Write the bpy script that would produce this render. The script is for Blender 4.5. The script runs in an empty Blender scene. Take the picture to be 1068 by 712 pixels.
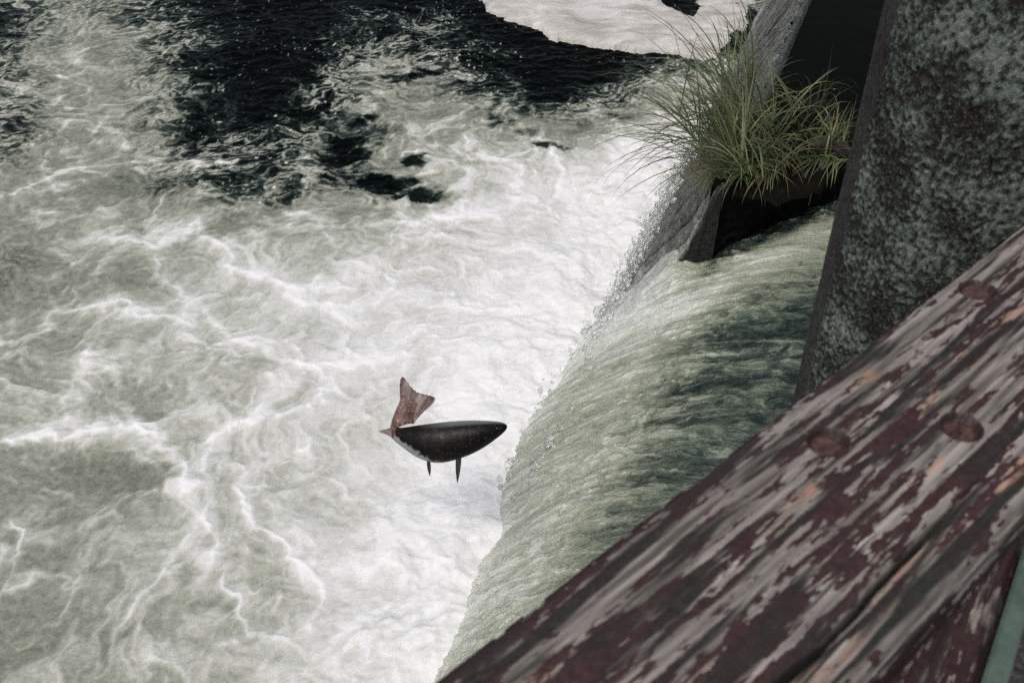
import bpy, bmesh, math, random
import numpy as np
from mathutils import Vector, Matrix

R = math.radians
scene = bpy.context.scene
col = scene.collection
rng = np.random.default_rng(7)
random.seed(7)

# ------------------------------------------------------------------ camera
cam_d = bpy.data.cameras.new('camera')
cam = bpy.data.objects.new('camera', cam_d)
col.objects.link(cam)
cam.location = (0, 0, 4.2)
cam.rotation_euler = (R(90 - 39.6), 0, 0)
cam_d.sensor_width = 36
cam_d.lens = 1100 / 1068 * 36
cam_d.clip_start = 0.05
cam_d.clip_end = 400
cam_d.dof.use_dof = True
cam_d.dof.focus_distance = 5.0
cam_d.dof.aperture_fstop = 11.0
scene.camera = cam
scene.cycles.use_denoising = False      # keep the fine grain

# ------------------------------------------------------------------ sky and sun (bright overcast)
SUN_EL, SUN_AZ = 62, 208            # azimuth from +Y towards +X
world = bpy.data.worlds.new('World')
scene.world = world
world.use_nodes = True
wn = world.node_tree.nodes
wl = world.node_tree.links
sky = wn.new('ShaderNodeTexSky')
sky.sky_type = 'NISHITA'
sky.sun_disc = False
sky.sun_elevation = R(SUN_EL)
sky.sun_rotation = R(SUN_AZ)
sky.dust_density = 4.0
sky.air_density = 1.0
sky.ozone_density = 0.6
bg = wn['Background']
bg.inputs['Strength'].default_value = 0.105
hs = wn.new('ShaderNodeHueSaturation')          # thin overcast takes the blue out of the sky
hs.inputs['Saturation'].default_value = 0.62
wl.new(sky.outputs[0], hs.inputs['Color'])
wl.new(hs.outputs[0], bg.inputs['Color'])
sun_d = bpy.data.lights.new('sun', 'SUN')
sun_d.energy = 1.2
sun_d.angle = R(16)
sun_d.color = (1.0, 0.96, 0.9)
sun = bpy.data.objects.new('sun', sun_d)
col.objects.link(sun)
sd = Vector((math.sin(R(SUN_AZ)) * math.cos(R(SUN_EL)), math.cos(R(SUN_AZ)) * math.cos(R(SUN_EL)), math.sin(R(SUN_EL))))
sun.rotation_euler = sd.to_track_quat('Z', 'Y').to_euler()
sun.location = (0, 0, 20)
vs = scene.view_settings
vs.view_transform = 'Standard'
vs.look = 'None'
vs.exposure = 0.08
vs.gamma = 1.0
vs.use_curve_mapping = False

# ------------------------------------------------------------------ helpers
def tag(o, label=None, cat=None, group=None, kind=None):
    if label: o['label'] = label
    if cat: o['category'] = cat
    if group: o['group'] = group
    if kind: o['kind'] = kind
    return o

def link(name, me, mat=None, parent=None):
    o = bpy.data.objects.new(name, me)
    col.objects.link(o)
    if mat is not None and len(me.materials) == 0: me.materials.append(mat)
    if parent is not None: o.parent = parent
    return o

def empty(name, loc):
    o = bpy.data.objects.new(name, None)
    col.objects.link(o)
    o.location = loc
    o.empty_display_size = 0.1
    return o

def smooth(me):
    me.polygons.foreach_set('use_smooth', np.ones(len(me.polygons), bool))

def mesh_np(name, co, quads=None, attrs=None, sm=True, tris=None):
    me = bpy.data.meshes.new(name)
    co = np.asarray(co, np.float32).reshape(-1, 3)
    fs = []
    k = 4 if quads is not None else 3
    f = np.asarray(quads if quads is not None else tris, np.int32).reshape(-1, k)
    me.vertices.add(len(co)); me.vertices.foreach_set('co', co.ravel())
    me.loops.add(f.size); me.loops.foreach_set('vertex_index', f.ravel())
    me.polygons.add(len(f)); me.polygons.foreach_set('loop_start', np.arange(len(f), dtype=np.int32) * k)
    me.update(calc_edges=True)
    if sm: smooth(me)
    for n, v in (attrs or {}).items():
        v = np.asarray(v, np.float32)
        if v.ndim == 2:
            a = me.attributes.new(n, 'FLOAT_COLOR', 'POINT'); a.data.foreach_set('color', v.ravel())
        else:
            a = me.attributes.new(n, 'FLOAT', 'POINT'); a.data.foreach_set('value', v.ravel())
    return me

def grid_quads(nu, nv):            # vertices indexed u*nv+v
    i = np.arange(nu - 1)[:, None] * nv + np.arange(nv - 1)[None, :]
    return np.stack([i, i + nv, i + nv + 1, i + 1], -1).reshape(-1, 4)

def hash2(ix, iy, s):
    h = (ix.astype(np.int64) * 374761393 + iy.astype(np.int64) * 668265263 + s * 1442695041) & 0xffffffff
    h = ((h ^ (h >> 13)) * 1274126177) & 0xffffffff
    return (h ^ (h >> 16)) & 0xffffffff

def perlin(x, y, s=0):
    x = np.asarray(x, np.float32); y = np.asarray(y, np.float32)
    ix = np.floor(x).astype(np.int32); iy = np.floor(y).astype(np.int32)
    fx = x - ix; fy = y - iy
    def g(dx, dy):
        a = hash2(ix + dx, iy + dy, s).astype(np.float32) * np.float32(2 * math.pi / 4294967296.0)
        return np.cos(a) * (fx - dx) + np.sin(a) * (fy - dy)
    ux = fx * fx * fx * (fx * (fx * 6 - 15) + 10); uy = fy * fy * fy * (fy * (fy * 6 - 15) + 10)
    a = g(0, 0); b = g(1, 0); c = g(0, 1); d = g(1, 1)
    return (a + (b - a) * ux + (c - a) * uy + (a - b - c + d) * ux * uy) * 1.5

def fbm(x, y, s=0, o=4, gain=.5, lac=2.03):
    r = 0; a = 1; t = 0
    for k in range(o):
        r = r + a * perlin(x, y, s + k * 17); t += a
        x = x * lac + 3.1; y = y * lac + 1.7; a *= gain
    return r / t

def ridged(x, y, s=0, o=3, gain=.5):
    r = 0; a = 1; t = 0
    for k in range(o):
        r = r + a * (1 - np.abs(perlin(x, y, s + k * 13))); t += a
        x = x * 2.1 + 5.3; y = y * 2.1 + 2.9; a *= gain
    return r / t

def sst(a, b, x):
    t = np.clip((x - a) / (b - a), 0, 1)
    return t * t * (3 - 2 * t)

class NT:
    """small node-tree helper"""
    def __init__(s, name):
        s.m = bpy.data.materials.new(name); s.m.use_nodes = True
        s.n = s.m.node_tree.nodes; s.l = s.m.node_tree.links
        s.b = s.n['Principled BSDF']
    def set(s, **k):
        for a, v in k.items():
            i = s.b.inputs[a.replace('_', ' ')]
            if hasattr(v, 'is_output') or isinstance(v, bpy.types.NodeSocket): s.l.new(v, i)
            else: i.default_value = (*v, 1) if isinstance(v, tuple) and len(v) == 3 and i.type == 'RGBA' else v
        return s
    def attr(s, n, c=False):
        a = s.n.new('ShaderNodeAttribute'); a.attribute_name = n
        return a.outputs['Color' if c else 'Fac']
    def coord(s, which='Object', scale=(1, 1, 1), rot=(0, 0, 0)):
        t = s.n.new('ShaderNodeTexCoord'); m = s.n.new('ShaderNodeMapping')
        m.inputs['Scale'].default_value = scale; m.inputs['Rotation'].default_value = rot
        s.l.new(t.outputs[which], m.inputs[0]); return m.outputs[0]
    def noise(s, vec, scale, detail=4, rough=.55, dist=0, c=False):
        t = s.n.new('ShaderNodeTexNoise'); s.l.new(vec, t.inputs['Vector'])
        t.inputs['Scale'].default_value = scale; t.inputs['Detail'].default_value = detail
        t.inputs['Roughness'].default_value = rough; t.inputs['Distortion'].default_value = dist
        return t.outputs['Color' if c else 0]
    def voro(s, vec, scale, feat='F1', rnd=1):
        t = s.n.new('ShaderNodeTexVoronoi'); t.feature = feat; s.l.new(vec, t.inputs['Vector'])
        t.inputs['Scale'].default_value = scale; t.inputs['Randomness'].default_value = rnd
        return t.outputs['Distance']
    def math(s, op, a, b=0, c=None, clamp=False):
        t = s.n.new('ShaderNodeMath'); t.operation = op; t.use_clamp = clamp
        for i, v in enumerate((a, b) if c is None else (a, b, c)):
            if isinstance(v, bpy.types.NodeSocket): s.l.new(v, t.inputs[i])
            else: t.inputs[i].default_value = v
        return t.outputs[0]
    def ramp(s, f, stops, interp='LINEAR'):
        t = s.n.new('ShaderNodeValToRGB'); s.l.new(f, t.inputs[0]); cr = t.color_ramp; cr.interpolation = interp
        while len(cr.elements) < len(stops): cr.elements.new(.5)
        for e, (p, c) in zip(cr.elements, stops):
            e.position = p; e.color = (c, c, c, 1) if not isinstance(c, tuple) else (*c, 1)
        return t.outputs[0]
    def mix(s, f, a, b, mode='MIX'):
        t = s.n.new('ShaderNodeMix'); t.data_type = 'RGBA'; t.blend_type = mode
        for i, v in ((0, f), (6, a), (7, b)):
            if isinstance(v, bpy.types.NodeSocket): s.l.new(v, t.inputs[i])
            else: t.inputs[i].default_value = (*v, 1) if isinstance(v, tuple) else v
        return t.outputs[2]
    def bump(s, h, strength=.5, dist=.01, normal=None):
        t = s.n.new('ShaderNodeBump'); t.inputs['Strength'].default_value = strength; t.inputs['Distance'].default_value = dist
        s.l.new(h, t.inputs['Height'])
        if normal is not None: s.l.new(normal, t.inputs['Normal'])
        return t.outputs[0]

# weir frame: a runs along the crest (away from the viewer), q from the crest towards the pool
W0 = np.array([1.10, 4.82]); AD = np.array([.355, .935]); QD = np.array([-.935, .355])
def wq(a, q):
    return W0[0] + a * AD[0] + q * QD[0], W0[1] + a * AD[1] + q * QD[1]
def to_aq(x, y):
    return (x - W0[0]) * AD[0] + (y - W0[1]) * AD[1], (x - W0[0]) * QD[0] + (y - W0[1]) * QD[1]

# ------------------------------------------------------------------ pool: churned, foam-streaked water
CTRL=[(-5.84,10.57,0.1),(-5.25,10.57,0.1),(-4.76,10.57,0.35),(-4.27,10.57,0.5),(-3.78,10.57,0.15),(-3.29,10.57,0.05),(-2.3,10.57,0.05),(-1.32,10.57,0.03),(-0.33,10.57,0.04),(0.65,10.57,0.03),(1.63,10.57,0.03),(2.22,10.57,0.2),(-5.36,9.41,0.04),(-4.82,9.41,0.04),(-4.37,9.41,0.55),(-3.92,9.41,0.6),(-3.47,9.41,0.2625),(-3.01,9.41,0.09),(-2.11,9.41,0.075),(-1.21,9.41,0.26),(-0.76,9.41,0.31),(-0.31,9.41,0.02),(0.6,9.41,0),(1.32,9.41,0.02),(1.86,9.41,0.1),(-4.45,8.42,0.04),(-3.95,8.42,0.6),(-3.53,8.42,0.55),(-3.2,8.42,0.375),(-2.78,8.42,0.0825),(-2.37,8.42,0.045),(-1.95,8.42,0.0225),(-1.53,8.42,0.27),(-1.12,8.42,0.47),(-0.7,8.42,0.52),(-0.28,8.42,0.08),(0.13,8.42,0.016),(0.55,8.42,0.04),(0.97,8.42,0.12),(1.47,8.42,0.6),(-4.52,7.58,0.04),(-4.13,7.58,0.04),(-3.75,7.58,0.55),(-3.36,7.58,0.6),(-2.97,7.58,0.4125),(-2.59,7.58,0.195),(-2.2,7.58,0.0825),(-1.81,7.58,0.12),(-1.58,7.58,0.41),(-1.19,7.58,0.27),(-0.88,7.58,0.37),(-0.5,7.58,0.98),(-0.11,7.58,0.67),(0.2,7.58,0.57),(0.51,7.58,0.82),(0.9,7.58,0.97),(1.36,7.58,1),(-4.22,6.85,0.45),(-3.86,6.85,0.45),(-3.5,6.85,0.55),(-3.14,6.85,0.5),(-2.78,6.85,0.45),(-2.41,6.85,0.23),(-2.05,6.85,0.16),(-1.69,6.85,0.26),(-1.33,6.85,0.26),(-0.97,6.85,0.16),(-0.61,6.85,0.43),(-0.25,6.85,0.82),(0.12,6.85,0.92),(0.48,6.85,0.97),(0.91,6.85,1),(-3.96,6.2,0.4),(-3.62,6.2,0.4),(-3.28,6.2,0.5),(-2.94,6.2,0.6),(-2.6,6.2,0.6),(-2.26,6.2,0.71),(-1.93,6.2,0.56),(-1.59,6.2,0.66),(-1.25,6.2,0.76),(-0.91,6.2,0.81),(-0.23,6.2,0.91),(0.45,6.2,0.98),(0.99,6.2,1),(-3.73,5.64,0.3),(-3.41,5.64,0.3),(-3.09,5.64,0.4),(-2.77,5.64,0.55),(-2.45,5.64,0.55),(-2.13,5.64,0.76),(-1.81,5.64,0.71),(-1.49,5.64,0.71),(-1.17,5.64,0.71),(-0.86,5.64,0.86),(-0.22,5.64,0.91),(0.42,5.64,1),(0.8,5.64,1),(-3.52,5.13,0.5),(-3.22,5.13,0.5),(-2.92,5.13,0.6),(-2.62,5.13,0.6),(-2.32,5.13,0.5),(-2.01,5.13,0.66),(-1.71,5.13,0.76),(-1.41,5.13,0.81),(-1.11,5.13,0.86),(-0.81,5.13,0.91),(-0.21,5.13,1),(0.28,5.13,1),(-3.34,4.68,0.4),(-3.05,4.68,0.45),(-2.77,4.68,0.5),(-2.48,4.68,0.6),(-2.19,4.68,0.6),(-1.91,4.68,0.61),(-1.62,4.68,0.66),(-1.34,4.68,0.71),(-1.05,4.68,0.76),(-0.77,4.68,0.86),(-0.48,4.68,0.96),(-0.19,4.68,1),(0.26,4.68,1),(-3.17,4.28,0.55),(-2.9,4.28,0.6),(-2.63,4.28,0.62),(-2.36,4.28,0.66),(-2.08,4.28,0.6),(-1.81,4.28,0.61),(-1.54,4.28,0.66),(-1.27,4.28,0.71),(-1,4.28,0.76),(-0.73,4.28,0.86),(-0.18,4.28,1),(0.14,4.28,1),(-3.02,3.91,0.42),(-2.76,3.91,0.45),(-2.5,3.91,0.4),(-2.24,3.91,0.43),(-1.99,3.91,0.43),(-1.73,3.91,0.71),(-1.47,3.91,0.66),(-1.21,3.91,0.71),(-0.95,3.91,0.76),(-0.69,3.91,0.86),(-0.43,3.91,1),(-0.18,3.91,1),(0.13,3.91,1),(-2.88,3.57,0.45),(-2.64,3.57,0.45),(-2.39,3.57,0.5),(-2.14,3.57,0.48),(-1.9,3.57,0.48),(-1.65,3.57,0.66),(-1.4,3.57,0.71),(-1.16,3.57,0.68),(-0.91,3.57,0.71),(-0.66,3.57,0.81),(-0.41,3.57,1),(-0.17,3.57,1),(0.08,3.57,1),(-2.76,3.27,0.45),(-2.52,3.27,0.45),(-2.05,3.27,0.48),(-1.81,3.27,0.48),(-1.58,3.27,0.61),(-1.34,3.27,0.68),(-1.11,3.27,0.71),(-0.87,3.27,0.71),(-0.63,3.27,0.76),(-0.4,3.27,0.93),(-0.16,3.27,1),(-2.64,2.99,0.45),(-2.42,2.99,0.45),(-1.96,2.99,0.48),(-1.51,2.99,0.58),(-1.29,2.99,0.58),(-1.06,2.99,0.66),(-0.83,2.99,0.78),(-0.61,2.99,0.86),(-0.38,2.99,0.91),(-0.15,2.99,0.96),(-2.51,2.67,0.45),(-2.3,2.67,0.48),(-1.87,2.67,0.5),(-1.44,2.67,0.56),(-1.01,2.67,0.64),(-0.79,2.67,0.74),(-0.58,2.67,0.81),(-0.28,2.67,0.81),(0.11,2.67,0.91),(-2.37,2.32,0.45),(-1.76,2.32,0.5),(-0.95,2.32,0.66),(-0.34,2.32,0.86),(0.11,2.32,0.91)]
STREAK=[([(-4.24,9.16),(-4,8.61),(-4.05,7.99)],0.085,0.3),
([(-3.38,8.11),(-3.46,7.66),(-3.76,7.5)],0.078,0.3),
([(-3.79,6.64),(-3.67,6.92),(-3.43,7.2),(-3.07,7.24),(-2.78,7.27)],0.06,0.35),
([(-2.98,6.33),(-2.51,6.23),(-2.32,6.45),(-2.09,6.2),(-1.87,5.91),(-1.58,5.75),(-1.32,5.53),(-0.94,5.23)],0.085,0.4),
([(-2.49,6.14),(-2.38,5.86),(-2.11,5.53),(-1.78,5.18),(-1.37,4.9),(-1.09,4.73)],0.067,0.32),
([(-3.36,5.04),(-3.22,5.13),(-2.97,5.21),(-2.95,5.41),(-2.53,5.45),(-1.9,5.18)],0.056,0.3),
([(-2.71,7.16),(-2.32,7.24),(-2.15,7.35)],0.038,0.35),
([(-1.47,7.66),(-1.32,7.99),(-1.25,8.52),(-0.71,8.61)],0.092,0.25),
([(-0.82,7.32),(-0.8,7.46),(-0.72,7.52),(-0.64,7.39)],0.027,0.5),
([(-1.2,6.39),(-0.76,6.45),(-0.38,6.58),(0,6.64)],0.092,0.3),
([(-1.91,7.27),(-1.65,6.58),(-1.2,6.39)],0.077,0.3),
([(-3.06,4.12),(-2.86,4.18),(-2.57,4.27),(-2.29,4.33),(-2.11,4.25),(-1.89,4.04),(-1.79,3.87),(-1.63,3.8)],0.06,0.42),
([(-1.62,3.76),(-1.55,3.57),(-1.47,3.44),(-1.46,3.18)],0.044,0.34),
([(-1.46,3.87),(-1.31,3.63),(-1.12,3.38),(-1.02,3.15),(-0.92,2.96)],0.043,0.38),
([(-1.37,3.29),(-1.29,3.01),(-1.21,2.93),(-0.95,2.98)],0.036,0.3),
([(-1.51,5.03),(-1.25,4.85),(-1.01,4.85),(-0.79,4.94)],0.082,0.35),
([(-1.79,4.19),(-1.61,4.35),(-1.41,4.45),(-1.2,4.51),(-1.11,4.72)],0.044,0.28),
([(-2.58,4.39),(-2.59,4.59),(-2.6,4.8),(-2.59,5.03)],0.046,0.24),
([(-1.41,2.85),(-1.34,2.9),(-1.26,2.85)],0.036,0.25),
([(-0.84,2.85),(-0.7,3.01),(-0.53,3.12),(-0.39,3.23)],0.065,0.25),
([(-1.65,2.67),(-1.63,2.9),(-1.55,2.96)],0.036,0.22),
([(-2.66,3.63),(-2.56,3.54),(-2.52,3.38),(-2.52,3.29)],0.024,0.3),
([(-0.56,3.8),(-0.49,3.6),(-0.36,3.41)],0.069,0.25),
([(-2.48,3.15),(-2.37,3.23),(-2.19,3.26),(-2.04,3.23)],0.038,0.2),
([(-1.73,4.28),(-1.68,4.05),(-1.63,3.8)],0.053,0.25),
([(-1.73,7.06),(-1.58,7.58),(-1.47,7.66)],0.07,0.2)]
HOLES=[(-0.98,6.96,0.263,0.113,0.8),(-0.68,6.79,0.245,0.096,0.75),(-1.3,7.47,0.184,0.284,0.55),(-0.94,8.84,0.259,0.098,0.5),(-0.11,7.99,0.112,0.154,0.6),(0.11,7.79,0.142,0.099,0.5),(0.33,7.59,0.093,0.079,0.8),(-0.73,7.32,0.091,0.121,0.8),(-1.25,7.99,0.096,0.119,0.5),(-1.77,8.07,0.178,0.086,0.4),(-2.83,6.92,0.327,0.155,0.3),(-3.25,5.72,0.29,0.246,0.25),(-1.67,6.71,0.128,0.163,0.35),(-2.19,3.98,0.313,0.146,0.22),(-0.42,6.78,0.144,0.068,0.4),(-2.11,4.35,0.165,0.08,0.12),(-2.61,5.75,0.194,0.133,0.2),(-2.07,6.39,0.207,0.127,0.2),(-1.55,4.9,0.205,0.091,0.12),(-1.36,7.06,0.118,0.174,0.4),(-1.05,7.74,0.173,0.098,0.4),(-0.63,7.99,0.112,0.085,0.3),(0.53,7.94,0.128,0.084,0.4),(0.86,8.11,0.162,0.087,0.5),(-1.39,3.04,0.1,0.066,0.15)]
MAT=[(-0.34,10.7),(-0.26,10.27),(-0.04,10.04),(0.24,9.83),(0.39,9.58),(0.69,9.45),(1.09,9.35),(1.48,9.24),(1.86,9.08),(2.21,9.63),(2.52,10.57),(2.94,12.28),(1.25,13.3),(-0.16,12.6)]
HOLE2=[(1.5,10.78),(1.52,10.47),(1.63,10.27),(1.79,10.08),(1.92,10.27),(1.92,10.67),(1.83,10.94)]


def axis(a, fine0, fine1, b, d0, d1, n_coarse=14):
    """coordinates a..b, fine between fine0 and fine1 with step growing d0 -> d1, coarse outside"""
    pts = [fine0]
    while pts[-1] < fine1:
        t = (pts[-1] - fine0) / (fine1 - fine0); pts.append(pts[-1] + d0 + (d1 - d0) * t)
    lo = fine0 - (fine0 - a) * np.linspace(1, 0, n_coarse, endpoint=False) ** 2
    hi = pts[-1] + (b - pts[-1]) * np.linspace(0, 1, n_coarse + 1)[1:] ** 2
    return np.concatenate([lo, pts, hi]).astype(np.float32)

def pool():
    xs = axis(-16, -5.5, 2.45, 5, .0095, .0095)
    ys = axis(-4, 2.45, 10.9, 26, .006, .0155)
    X, Y = np.meshgrid(xs, ys, indexing='ij')
    wx = .16 * fbm(X * .9, Y * .9, 3, 3) + .05 * fbm(X * 3.3, Y * 3.3, 5, 3) + .018 * fbm(X * 11, Y * 11, 9, 2)
    wy = .16 * fbm(X * .9, Y * .9, 33, 3) + .05 * fbm(X * 3.3, Y * 3.3, 35, 3) + .018 * fbm(X * 11, Y * 11, 39, 2)
    U = (X + wx).astype(np.float32); V = (Y + wy).astype(np.float32)
    num = np.zeros_like(X); den = np.full_like(X, 1e-6)
    for cx, cy, d in CTRL:
        r = .16 + .03 * cy
        w = np.exp(-((U - cx) ** 2 + ((V - cy) / 1.25) ** 2) / (2 * r * r)) + 1e-5 / (1 + (U - cx) ** 2 + (V - cy) ** 2) ** 2
        num += w * d; den += w
    D = num / den
    A, Q = to_aq(X, Y)
    # swirling coordinates: eddies stretch the froth
    big = fbm(X * .55, Y * .55, 201, 3); big2 = fbm(X * .55, Y * .55, 211, 3)
    SX = X + .50 * big + .22 * fbm(X * 1.9, Y * 1.9, 221, 3) + .07 * fbm(X * 6, Y * 6, 223, 2)
    SY = Y + .50 * big2 + .22 * fbm(X * 1.9, Y * 1.9, 231, 3) + .07 * fbm(X * 6, Y * 6, 233, 2)
    U2 = U + .11 * fbm(X * 2.4, Y * 2.4, 241, 3) + .06 * fbm(X * 7, Y * 7, 243, 3)
    V2 = V + .11 * fbm(X * 2.4, Y * 2.4, 251, 3) + .06 * fbm(X * 7, Y * 7, 253, 3)
    fine = fbm(SX * 13, SY * 10, 71, 5, .62)
    mid = fbm(SX * 2.4, SY * 2.4, 81, 5, .55)
    holes = np.zeros_like(X)
    for cx, cy, rx, ry, k in HOLES:
        e = ((U2 - cx) / rx) ** 2 + ((V2 - cy) / ry) ** 2
        holes = np.maximum(holes, k * sst(1.9, .1, e + .9 * fine + .5 * mid))
    st = np.zeros_like(X)
    for pl, w, k in STREAK:
        p = np.array(pl, np.float32); pad = w * 4 + .3
        ix = np.where((xs > p[:, 0].min() - pad) & (xs < p[:, 0].max() + pad))[0]
        iy = np.where((ys > p[:, 1].min() - pad) & (ys < p[:, 1].max() + pad))[0]
        if len(ix) == 0 or len(iy) == 0: continue
        sl = (slice(ix[0], ix[-1] + 1), slice(iy[0], iy[-1] + 1))
        u = U2[sl]; v = V2[sl]; best = np.full(u.shape, 9., np.float32)
        for (x0, y0), (x1, y1) in zip(p[:-1], p[1:]):
            dx, dy = x1 - x0, y1 - y0
            t = np.clip(((u - x0) * dx + (v - y0) * dy) / (dx * dx + dy * dy + 1e-9), 0, 1)
            best = np.minimum(best, (u - x0 - t * dx) ** 2 + (v - y0 - t * dy) ** 2)
        b = np.sqrt(best) * (1 + .8 * fine[sl])
        e0 = np.minimum(np.hypot(u - p[0, 0], v - p[0, 1]), np.hypot(u - p[-1, 0], v - p[-1, 1]))
        g = (np.exp(-(b / (w * .42)) ** 2) * .62 + np.exp(-(b / (w * 1.5)) ** 2) * .40) * (.35 + .65 * sst(0, w * 3, e0)) * np.clip(.85 + 1.1 * mid[sl], .25, 1.5)
        st[sl] = np.maximum(st[sl], k * g)
    # filament network of stretched foam, finer flecks
    fil = ridged(SX * 1.15, SY * 1.15, 51, 3, .45); fil = np.clip((fil - .60) / .38, 0, 1) ** 3.0
    fil2 = ridged(SX * 3.1, SY * 2.9, 61, 3); fil2 = np.clip((fil2 - .60) / .38, 0, 1) ** 2.4
    wisp = ridged(SX * 8, SY * 7, 65, 3); wisp = np.clip((wisp - .6) / .38, 0, 1) ** 1.4
    clear = sst(.52, .18, D)                             # where the water runs clear and dark
    grit = fbm(X * 34, Y * 27, 77, 3, .7)
    far = sst(5.5, 8.5, Y)
    f_aer = D + (.28 + .10 * far) * (fil - .20) + (.19 + .10 * far) * (fil2 - .20) + (.11 + .08 * far) * (wisp - .3) + .07 * mid + .10 * fine + .035 * grit + st * 1.1
    lace = ridged(SX * 6, SY * 9, 91, 4, .7); lace = np.clip((lace - .58) / .34, 0, 1) ** 1.4
    pres = .12 + .88 * sst(.0, .30, D + .26 * mid + .14 * big)
    f_clr = (D - .16) * .9 + .55 * lace * pres + .40 * (mid + .05) * sst(.06, .3, D) + .16 * fine * pres + .10 * grit * pres + st * .8
    f_aer = f_aer - .6 * holes
    lo = .40 - .3 * sst(.3, .7, holes); f_aer = np.where(f_aer < lo + .1, lo + .1 * np.exp(np.clip((f_aer - lo - .1) / .1, -9, 0)), f_aer)
    foam = f_aer * (1 - clear) + (f_clr - .75 * holes) * clear
    # small pale flecks scattered over the dark water
    speck = perlin(X * 42, Y * 26, 101) * .6 + perlin(X * 19, Y * 12, 103) * .5
    foam = np.maximum(foam, 0) + clear * sst(.36, .75, speck + .34 * fbm(X * 1.1, Y * 1.1, 105, 2)) * .42
    boil = sst(.95, .0, np.abs(Q - .68)) * sst(8.5, 5, A)
    foam += .12 * boil
    foam = np.clip(foam, 0, 1.15)
    near = sst(14, 11, Y)
    h = (1 - .7 * boil) * (.012 * fil2 * D + .006 * fine * (.4 + D)) + .04 * fbm(U * .9, V * .9, 111, 3) + .03 * st + .016 * (fil - .3)
    h += boil * (.05 + .07 * fbm(U * 2.6, V * 2.6, 121, 4) + .016 * fbm(U2 * 8, V2 * 8, 125, 4))
    h += clear * (.012 * fbm(X * 7, Y * 10, 131, 3))
    h -= .012 * holes
    co = np.stack([X, Y, h * near], -1)
    me = mesh_np('pool_water', co, grid_quads(len(xs), len(ys)), {'foam': foam.ravel(), 'clear': np.clip(clear + holes, 0, 1).ravel()})
    t = NT('pool_water')
    v = t.coord('Object')
    n1 = t.noise(v, 22, 6, .62, .4); n2 = t.noise(v, 95, 4, .6)
    f = t.attr('foam')
    amp = t.math('MULTIPLY_ADD', t.math('SUBTRACT', n1, .5), .30, f)
    amp = t.math('MULTIPLY_ADD', t.math('SUBTRACT', n2, .5), .20, amp, True)
    c = t.ramp(amp, [(0, (.0015, .0022, .002)), (.14, (.004, .007, .006)), (.27, (.035, .052, .043)), (.40, (.205, .216, .172)), (.56, (.40, .41, .345)), (.74, (.64, .645, .605)), (1, (.87, .87, .87))])
    rgh = t.ramp(amp, [(0, .10), (.3, .22), (.6, .5), (1, .75)])
    sp = t.ramp(amp, [(0, .015), (.3, .10), (.7, .3), (1, .2)])
    t.set(Base_Color=c, Roughness=rgh, Specular_IOR_Level=sp, IOR=1.33)
    t.set(Normal=t.bump(amp, .35, .02, t.bump(n2, .2, .004)))
    return tag(link('pool_water', me, t.m), kind='structure')
pool()

# pale mat of settled froth by the far end of the weir
def foam_mat():
    p = np.array(MAT, np.float32); hp = np.array(HOLE2, np.float32)
    def sdist(X, Y, p):
        best = np.full(X.shape, 99., np.float32); ins = np.zeros(X.shape, bool)
        for (x0, y0), (x1, y1) in zip(p, np.roll(p, -1, 0)):
            dx, dy = x1 - x0, y1 - y0
            t = np.clip(((X - x0) * dx + (Y - y0) * dy) / (dx * dx + dy * dy + 1e-9), 0, 1)
            best = np.minimum(best, (X - x0 - t * dx) ** 2 + (Y - y0 - t * dy) ** 2)
            c = ((y0 > Y) != (y1 > Y)) & (X < (x1 - x0) * (Y - y0) / (y1 - y0 + 1e-9) + x0); ins ^= c
        return np.where(ins, 1, -1) * np.sqrt(best)
    xs = np.linspace(-.6, 3.2, 300); ys = np.linspace(8.9, 13.5, 330)
    X, Y = np.meshgrid(xs, ys, indexing='ij')
    w = .10 * fbm(X * 4, Y * 4, 7, 5, .65)
    d = np.minimum(sdist(X, Y, p) + w, -sdist(X, Y, hp) + w * 1.3)
    up = np.clip(d / .25, 0, 1)
    h = .03 + .065 * np.sqrt(np.clip(up * (2 - up), 0, 1)) + .03 * fbm(X * 2.2 + .5 * w, Y * 4, 17, 3) * up + .014 * ridged(X * 3.5, Y * 6, 23, 3) * up - .02
    h = np.where(d < 0, -.06, h)
    qd = grid_quads(len(xs), len(ys)); keep = (d.ravel()[qd] > -.035).all(1); qd = qd[keep]
    used = np.unique(qd); remap = np.zeros(X.size, np.int32); remap[used] = np.arange(len(used))
    co = np.stack([X, Y, h], -1).reshape(-1, 3)[used]
    me = mesh_np('foam_mat', co, remap[qd])
    t = NT('settled_froth'); v = t.coord('Object', (1, 2, 1))
    n = t.noise(v, 2.2, 6, .6, .8); n2 = t.noise(v, 60, 3)
    t.set(Base_Color=t.ramp(n, [(.3, (.36, .345, .32)), (.5, (.56, .535, .50)), (.7, (.74, .725, .695))]), Roughness=.7, Specular_IOR_Level=.2)
    t.set(Normal=t.bump(n2, .4, .012, t.bump(n, .7, .05)))
    tag(link('foam_mat', me, t.m), 'pale pinkish mat of settled froth on the dark pool beside the weir', 'foam')
foam_mat()

# ------------------------------------------------------------------ weir: the higher far section
def end_a(q):                      # the end wall stands skew to the crest
    return np.where(q < 0, -.66 * q, 0.0)

PQ = np.array([-1.75, -1.2, -.8, -.5, -.25, 0, .2, .4, .55, .66, .9])
PZ = np.array([1.235, 1.20, 1.14, 1.055, .95, .80, .62, .40, .20, .03, -.40])
_qq = np.linspace(-1.75, .9, 400); _zz = np.interp(_qq, PQ, PZ)
_k = np.hanning(61); _k /= _k.sum()
_zz = np.convolve(np.pad(_zz, 30, mode='reflect', reflect_type='odd'), _k, 'valid')
def fall_z(q): return np.interp(q, _qq, _zz)

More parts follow.
